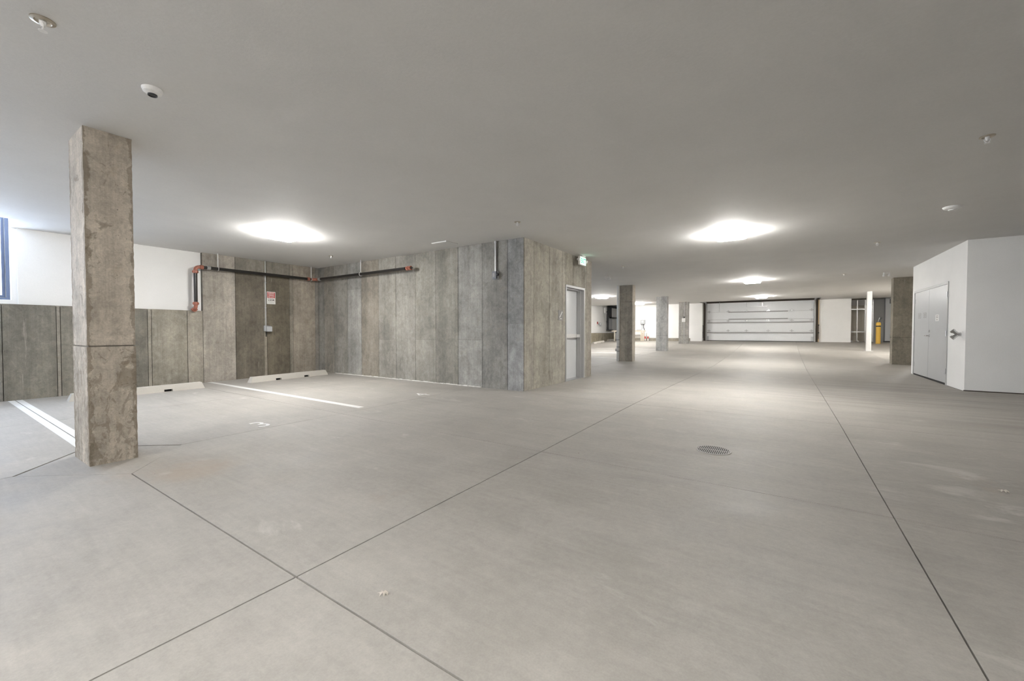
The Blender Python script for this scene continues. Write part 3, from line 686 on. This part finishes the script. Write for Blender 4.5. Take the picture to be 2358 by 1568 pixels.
# ------------------------------------------------------------------ wheel stops
def wheel_stop(label, x, y0, y1, rot=0):
    z0, z1 = zf(x, y0), zf(x, y1); L_ = y1-y0
    s = thing('wheel_stop', label, 'wheel stop', (x, (y0+y1)/2, (z0+z1)/2), group='precast concrete wheel stops')
    s.rotation_euler = (math.atan2(z1-z0, L_), 0, rot)
    bm = BM(); prof = [(-.085, 0), (.085, 0), (.058, .125), (-.058, .125)]
    cuts = sorted([-L_/2, -.40, -.27, .30, .43, L_/2]); 
    for a, b in zip(cuts, cuts[1:]):
        slot = (a in (-.40, .30))
        pr = [(-.075, .045), (.075, .045), (.058, .125), (-.058, .125)] if slot else prof
        prism(bm, pr, lambda p, t: (p[0], t, p[1]), a+(.05 if a == -L_/2 else 0)*0, b)
    for v in bm.verts:       # sloped ends
        if abs(abs(v.co.y)-L_/2) < 1e-4 and v.co.z > .1: v.co.y -= math.copysign(.045, v.co.y)
    bmesh.ops.remove_doubles(bm, verts=bm.verts[:], dist=1e-5)
    obj('stop_body', bm, 'stop', s)
    for a in (-.40, .30): obj('slot', bbox(-.06, .02, a+.002, a+.128, 0.001, .044), 'hole', s)
wheel_stop('concrete wheel stop below the 2304 sign', -10.0, 4.28, 6.18, .05)
wheel_stop('concrete wheel stop behind the foreground column', -9.97, 1.50, 3.42)
wheel_stop('nearer of two wheel stops along the far left bay wall', -10.45, 25.25, 27.15)
wheel_stop('farther of two wheel stops along the far left bay wall', -10.45, 27.95, 29.85)

# ------------------------------------------------------------------ paint on the floor
def stripe(label, x0, x1, y, wd=.10, gap=None):
    bm = BM(); n = max(1, int((x1-x0)/.6))
    for lo, hi in (((-wd/2, wd/2),) if not gap else ((-wd/2, -gap), (gap, wd/2))):
        for k in range(n):
            a, b = x0+(x1-x0)*k/n, x0+(x1-x0)*(k+1)/n
            q = [(a, y+lo), (b, y+lo), (b, y+hi), (a, y+hi)]
            T = [bm.verts.new((p[0], p[1], zf(*p)+.003)) for p in q]; B = [bm.verts.new((p[0], p[1], zf(*p)-.001)) for p in q]
            bm.faces.new(T)
            for i in range(4): bm.faces.new((T[(i+1) % 4], T[i], B[i], B[(i+1) % 4]))
    tag(obj('parking_stripe', bm, 'stripe'), label, 'stripe', 'white parking stripes')
stripe('white parking stripe left of the foreground column, split by a floor joint', -10.88, -5.95, 1.03, .16, .005)
stripe('white parking stripe ending on the floor joint before the concrete core', -10.86, -5.33, 3.85, .10)
for y, t in ((11.2, 'nearest white parking stripe in the far bay'), (13.9, 'second white parking stripe in the far bay'), (16.5, 'third white parking stripe in the far bay, behind the drain pipe column'), (19.1, 'fourth white parking stripe in the far bay'), (22.0, 'farthest white parking stripe in the far bay')):
    stripe(t, -10.3, -5.6, y, .10)
for t, y, lb in (('3', 2.47, 'worn white number 3 painted at a parking stall entry'), ('4', 5.2, 'worn white number 4 painted at the stall beside the core')):
    o = text('painted_number', t, .48, (-5.44, y, zf(-5.44, y)+.0022), (0, 1, 0), (-1, 0, 0), 'stripe', None, .003, sx=.85)
    tag(o, lb, 'number')

# ------------------------------------------------------------------ floor drain
zd = zf(-.55, 4.36)+.0012
s = thing('floor_drain', 'round slotted iron drain grate in the garage floor', 'drain', (-.555, 4.36, zd))
obj('drain_shade_disc', lathe(BM(), [(.150, -.004), (.150, .001), (0, .001)], 32), 'hole', s)  # flat black disc paints the shaded depth below the grate
bm = BM(); n = 40
for r0, r1 in ((.143, .158),):
    R_ = [[bm.verts.new((r*math.cos(2*math.pi*k/n), r*math.sin(2*math.pi*k/n), z)) for k in range(n)] for r, z in ((r0, .0005), (r0, .0042), (r1, .0032), (r1, -.004))]
    for A, B in zip(R_, R_[1:]):
        for k in range(n): bm.faces.new((A[k], A[(k+1) % n], B[(k+1) % n], B[k]))
obj('rim', bm, 'iron', s)
bm = BM(); box(bm, -.143, .143, -.006, .006, .001, .0038)
k = -.132
while k < .14:
    h_ = math.sqrt(max(0, .144**2-k*k)); box(bm, k-.0034, k+.0034, -h_, h_, .001, .0039); k += .0165
obj('grate_bars', bm, 'iron', s)
# ring of cut concrete round the drain, leaf and crumbs
def leaf_at(label, x, y, sz, rz):
    bm = BM(); out = [(-1, -.1), (-.55, .35), (-.2, .2), (.1, .55), (.45, .25), (.95, .35), (1, -.15), (.55, -.2), (.5, -.5), (.1, -.25), (-.3, -.5), (-.45, -.15)]
    zz = [.012, .004, .02, .006, .022, .010, .006, .018, .004, .016, .004, .014]
    c = bm.verts.new((0, 0, .016)); T = [bm.verts.new((p[0]*sz, p[1]*sz, h)) for p, h in zip(out, zz)]
    for i in range(len(T)): bm.faces.new((c, T[i], T[(i+1) % len(T)]))
    bmesh.ops.solidify(bm, geom=bm.faces[:], thickness=.0015)
    o = obj('dry_leaf', bm, 'leaf'); o.location = (x, y, zf(x, y)); o.rotation_euler = (0, 0, rz); tag(o, label, 'leaf')
leaf_at('pale curled dry leaf on the floor in the foreground', -1.48, 1.17, .026, .5)
leaf_at('small flat leaf scrap on the floor at far right', 1.33, 4.38, .03, -.3)

# ------------------------------------------------------------------ ceiling fittings
def sprinkler(label, x, y):
    s = thing('ceiling_sprinkler', label, 'sprinkler', (x, y, H), group='pendant sprinkler heads')
    obj('escutcheon', lathe(BM(), [(.052, 0), (.052, -.006), (.036, -.010), (.030, -.002), (0, -.002)], 28), 'brass', s, True)
    obj('stem', lathe(BM(), [(.015, 0), (.015, -.022), (.009, -.03), (.009, -.04), (0, -.04)], 14), 'plastic', s, True)
    bm = BM()
    for sg in (-1, 1): tube(bm, [(sg*.014, 0, -.02), (sg*.020, 0, -.032), (sg*.012, 0, -.052), (0, 0, -.06)], .0035, 8)
    obj('yoke', bm, 'plastic', s, True)
    obj('deflector', lathe(BM(), [(0, -.060), (.019, -.060), (.019, -.063), (0, -.063)], 18), 'plastic', s, True)
for x, y, t in ((-3.53, .47, 'sprinkler head in the upper left corner of the ceiling'), (1.51, 5.48, 'sprinkler head above right, nearest the utility room side'), (-3.6, 5.54, 'small sprinkler head in front of the core corner'),
                (-8.84, 5.59, 'small sprinkler head above the left parking stall'), (1.52, 10.74, 'sprinkler head in front of the utility room corner'), (-3.64, 10.86, 'small sprinkler head beyond the exit sign'), (1.52, 16.06, 'small sprinkler head over the aisle near the brown column')):
    sprinkler(t, x, y)
def detector(label, x, y, r):
    s = thing('smoke_detector', label, 'detector', (x, y, H))
    obj('base', lathe(BM(), [(r, 0), (r, -.008), (r*.94, -.016), (0, -.016)], 32), 'plastic', s, True)
    obj('cover', lathe(BM(), [(r*.93, -.014), (r*.88, -.026), (r*.5, -.040), (0, -.040)], 32), 'plastic', s, True)
    obj('sensing_ring', lathe(BM(), [(r*.45, -.038), (r*.45, -.050), (r*.36, -.052), (r*.30, -.045), (0, -.045)], 28), 'darkbox' if r < .08 else 'plastic', s, True)
detector('round white ceiling detector near the foreground column', -3.86, 1.04, .062)
detector('larger white ceiling detector above the utility room', 1.97, 8.28, .105)
def twin_lamp(label, x, y, rz):
    s = thing('emergency_light', label, 'emergency light', (x, y, H), rz)
    obj('housing', bbox(-.08, .08, -.03, .03, -.05, 0, .006), 'plastic', s)
    for sg in (-1, 1): obj('lamp_head', lathe(BM(), [(0, -.12), (.03, -.12), (.034, -.10), (.02, -.05), (0, -.045)], 14, (sg*.07, 0, 0)), 'plastic', s, True)
twin_lamp('white twin emergency light near the brown column', 2.53, 16.3, .4)
twin_lamp('white twin emergency light beyond the stair core', -4.68, 12.45, .2)
s = thing('access_hatch', 'white square ceiling access hatch in front of the core', 'hatch', (-5.69, 6.07, H))
obj('hatch_frame', bbox(-.20, .20, -.17, .17, -.012, 0, .002), 'plastic', s); obj('hatch_door', bbox(-.18, .18, -.15, .15, -.015, -.012), 'ceil', s)

# light fixtures: shallow wraparound lamps
def fixture():
    s = thing('ceiling_light', 'lamp', 'light', (0, 0, 0), group='wraparound ceiling lights')
    obj('housing', bbox(-.235, .235, -.235, .235, -.012, 0, .003), 'plastic', s)
    bm = BM(); q = [(.245, -.012), (.245, -.072), (.20, -.095)]; rows = [[bm.verts.new((sx*a, sy*a, z)) for sx, sy in ((-1, -1), (1, -1), (1, 1), (-1, 1))] for a, z in q]
    for A, B in zip(rows, rows[1:]):
        for k in range(4): bm.faces.new((A[k], A[(k+1) % 4], B[(k+1) % 4], B[k]))
    obj('lens_skirt', bm, 'lensside', s)
    obj('lens', bbox(-.20, .20, -.20, .20, -.098, -.093), 'lens', s)
    for sx, sy in ((-1, -1), (1, -1), (1, 1), (-1, 1)): obj('lens_clip', bbox(sx*.245-.012, sx*.245+.012, sy*.245-.012, sy*.245+.012, -.03, 0, .002), 'plastic', s)
    return s
fx = fixture(); first = True
for x, y, t in ((-7.55, 3.86, 'bright ceiling light above the left parking stalls'), (-.82, 8.28, 'nearest bright ceiling light over the aisle'), (-.92, 16.2, 'second bright ceiling light along the aisle'), (-.95, 23.8, 'farthest ceiling light, in front of the garage door'),
                (-7.65, 19.6, 'ceiling light glowing beyond the stair core'), (-7.45, 25.3, 'ceiling light at the far white wall'), (4.8, 22.2, 'ceiling light hidden behind the utility room'),
                (-4.6, -3.2, 'ceiling light behind the viewer on the left'), (-.3, -1.1, 'ceiling light behind the viewer over the aisle')):
    o = fx if first else copy_tree(fx); first = False
    o.location = (x, y, H); o['label'] = t
